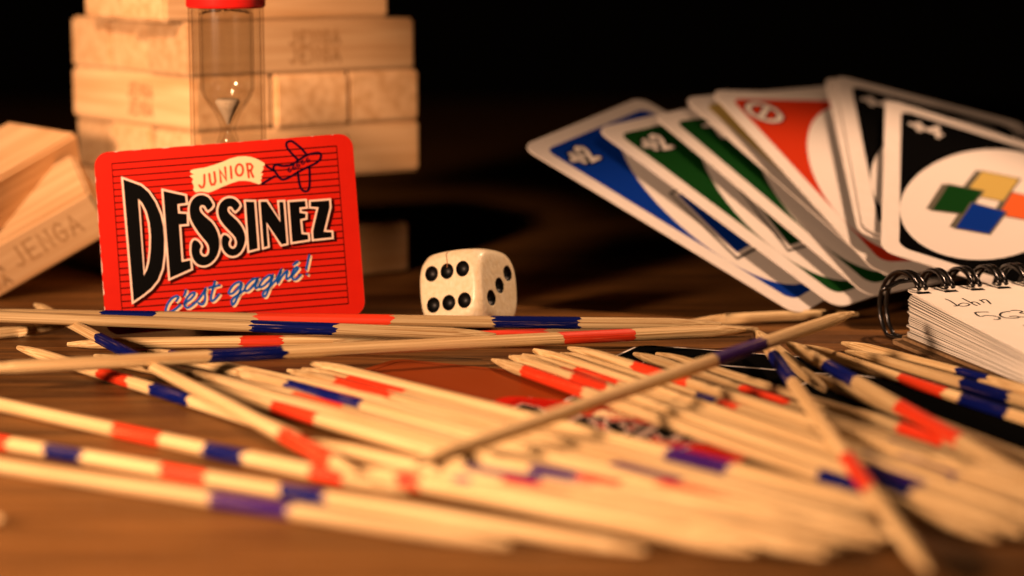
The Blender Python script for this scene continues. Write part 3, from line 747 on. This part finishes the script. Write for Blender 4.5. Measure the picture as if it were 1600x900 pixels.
# left bundle
LB = 'sticks of the left bundle'
f0, f1 = at(272, 592, 1.6), at(500, 578, 1.6)
d0 = Vector((.640, -.768, 0)).normalized(); n = 11
for i in range(n):
    t = i/(n-1); A = f0.lerp(f1, t)+Vector((0, 0, random.uniform(-.1, .2)+(.9 if i % 3 == 1 else 0))); L_ = random.uniform(168, 178)
    A = A+d0*random.uniform(-4, 7)
    a = Vector((d0.x+random.uniform(-.006, .006)+.02*t, d0.y, 0)).normalized()
    bands = []; a = d0.copy()
    if i in (7, 8, 9): bands.append((15+i*.4, 35+i*.4, 'r'))
    if i in (4, 5): bands.append((24, 40, 'r'))
    if i == 3: bands.append((20, 42, 'r'))
    if i == 4: bands = [(23, 50, 'b')]
    if i == 6: bands.append((14, 30, 'r'))
    if i in (2, 3, 4): bands.append((118+5*i, 134+5*i, 'r'))
    if i in (6,): bands.append((112, 130, 'v'))
    if i in (9, 10): bands.append((118, 134, 'v'))
    if i == 0: bands.append((34, 50, 'r'))
    lab = '%s stick from the left edge of the left bundle, %s' % (ORD[i], bandword(bands))
    stick(A, A+a*L_, bands, lab, LB)
for (p1, p2, bd, lab) in (((470, 690), (1290, 868), [(500, 548, 'b'), (790, 890, 'r')], 'stick under the crossing stick with a pale red band, low in the left bundle'),
                          ((560, 735), (1180, 862), [(600, 660, 'r')], 'short looking stick low in the left bundle with a red band beside the diagonal stick'),
                          ((630, 742), (1310, 858), [(678, 736, 'v')], 'low stick with a violet end band just right of the loose sticks'),
                          ((640, 722), (1370, 850), [(690, 850, 'v')], 'stick with a long violet band low in the left bundle'),
                          ((650, 705), (1395, 838), [(830, 905, 'v'), (905, 975, 'r')], 'stick with a violet and a red band beside the flat red card')):
    pstick(p1, 4.5, p2, 2.4, bd, lab, LB)
pstick((148, 556), 1.6, (520, 632), 1.8, [], 'plain stick tip showing behind the long rising stick at the left', LB)
pstick((232, 549), 1.6, (640, 640), 1.8, [(236, 292, 'v')], 'stick tip with a violet band just behind the long rising stick', LB)
# middle bundle
MB_ = 'sticks of the middle bundle'
f0, f1 = at(772, 564, 1.9), at(884, 549, 1.9); d1 = Vector((.475, -.88, 0)).normalized(); n = 8
for i in range(n):
    t = i/(n-1); A = f0.lerp(f1, t)+d1*random.uniform(-1.5, 3)+Vector((0, 0, random.uniform(0, .2)+(1.0 if i % 3 == 1 else 0)))
    bands = []
    if i == 0: bands.append((16, 44, 'r'))
    elif i in (2, 3): bands.append((22+i, 44, 'r'))
    elif i == 1: bands.append((30, 44, 'r'))
    elif i == 7: bands.append((30, 52, 'r'))
    elif i == 6: bands += [(58, 66, 'b'), (66, 74, 'r')]
    if i in (0, 1, 2): bands.append((128+2*i, 144+2*i, 'b'))
    if i == 3: bands.append((130, 146, 'v'))
    lab = '%s stick from the left edge of the middle bundle, %s' % (ORD[i], bandword(bands))
    stick(A, A+(d1+Vector((random.uniform(-.008, .008), 0, 0))).normalized()*random.uniform(172, 180), bands, lab, MB_)
# right bundle
RB = 'sticks of the right bundle'
for (p1, z1, p2, z2, bd, lab) in (
    ((991, 553), 2.2, (1500, 722), 2.2, [(1164, 1238, 'r')], 'stick with a tip left of the others and a red band over the black cards'),
    ((1026, 553), 2.2, (1560, 720), 2.2, [], 'plain stick beside the red banded one over the black cards'),
    ((1178, 517), 1.8, (1290, 610), 1.8, [], 'short plain stick tip under the crossing of the two upper sticks'),
    ((1230, 536), 5.0, (1640, 770), 4.4, [(1292, 1337, 'b'), (1405, 1502, 'r')], 'stick with a blue and a red band slanting over the right bundle'),
    ((1256, 541), 2.4, (1760, 705), 2.0, [(1412, 1482, 'r'), (1506, 1582, 'b')], 'stick with red then wide blue band below the notepad'),
    ((1322, 549), 2.4, (1780, 682), 2.0, [(1506, 1580, 'b')], 'stick with a blue band between the notepad and the red and blue stick'),
    ((1316, 536), 1.8, (1790, 664), 1.8, [(1500, 1548, 'b')], 'stick nearest to the notepad edge with a dark blue band'),
    ((1530, 595), 3.6, (1900, 690), 3.0, [], 'plain stick entering at the right edge under the notepad'),
    ((1262, 585), 2.4, (1720, 768), 2.0, [], 'plain stick passing beneath the slanting stick at the right'),
    ((1322, 640), 2.4, (1760, 800), 2.0, [(1410, 1478, 'r')], 'stick with a red band below the slanting stick at the right'),
    ((1285, 655), 1.9, (1780, 842), 1.8, [(1390, 1462, 'b')], 'stick with a dark blue band low at the right'),
    ((1330, 690), 1.9, (1790, 872), 1.8, [(1410, 1500, 'v')], 'stick with a violet band low at the right beside the crossing stick'),
    ((1290, 690), 1.9, (1735, 885), 1.8, [(1345, 1398, 'b')], 'plain ended stick at the lower right beside the crossing stick tip'),
    ((1440, 712), 4.6, (1800, 800), 3.4, [], 'plain stick entering at the right edge above the violet banded stick')):
    pstick(p1, z1, p2, z2, bd, lab, RB)
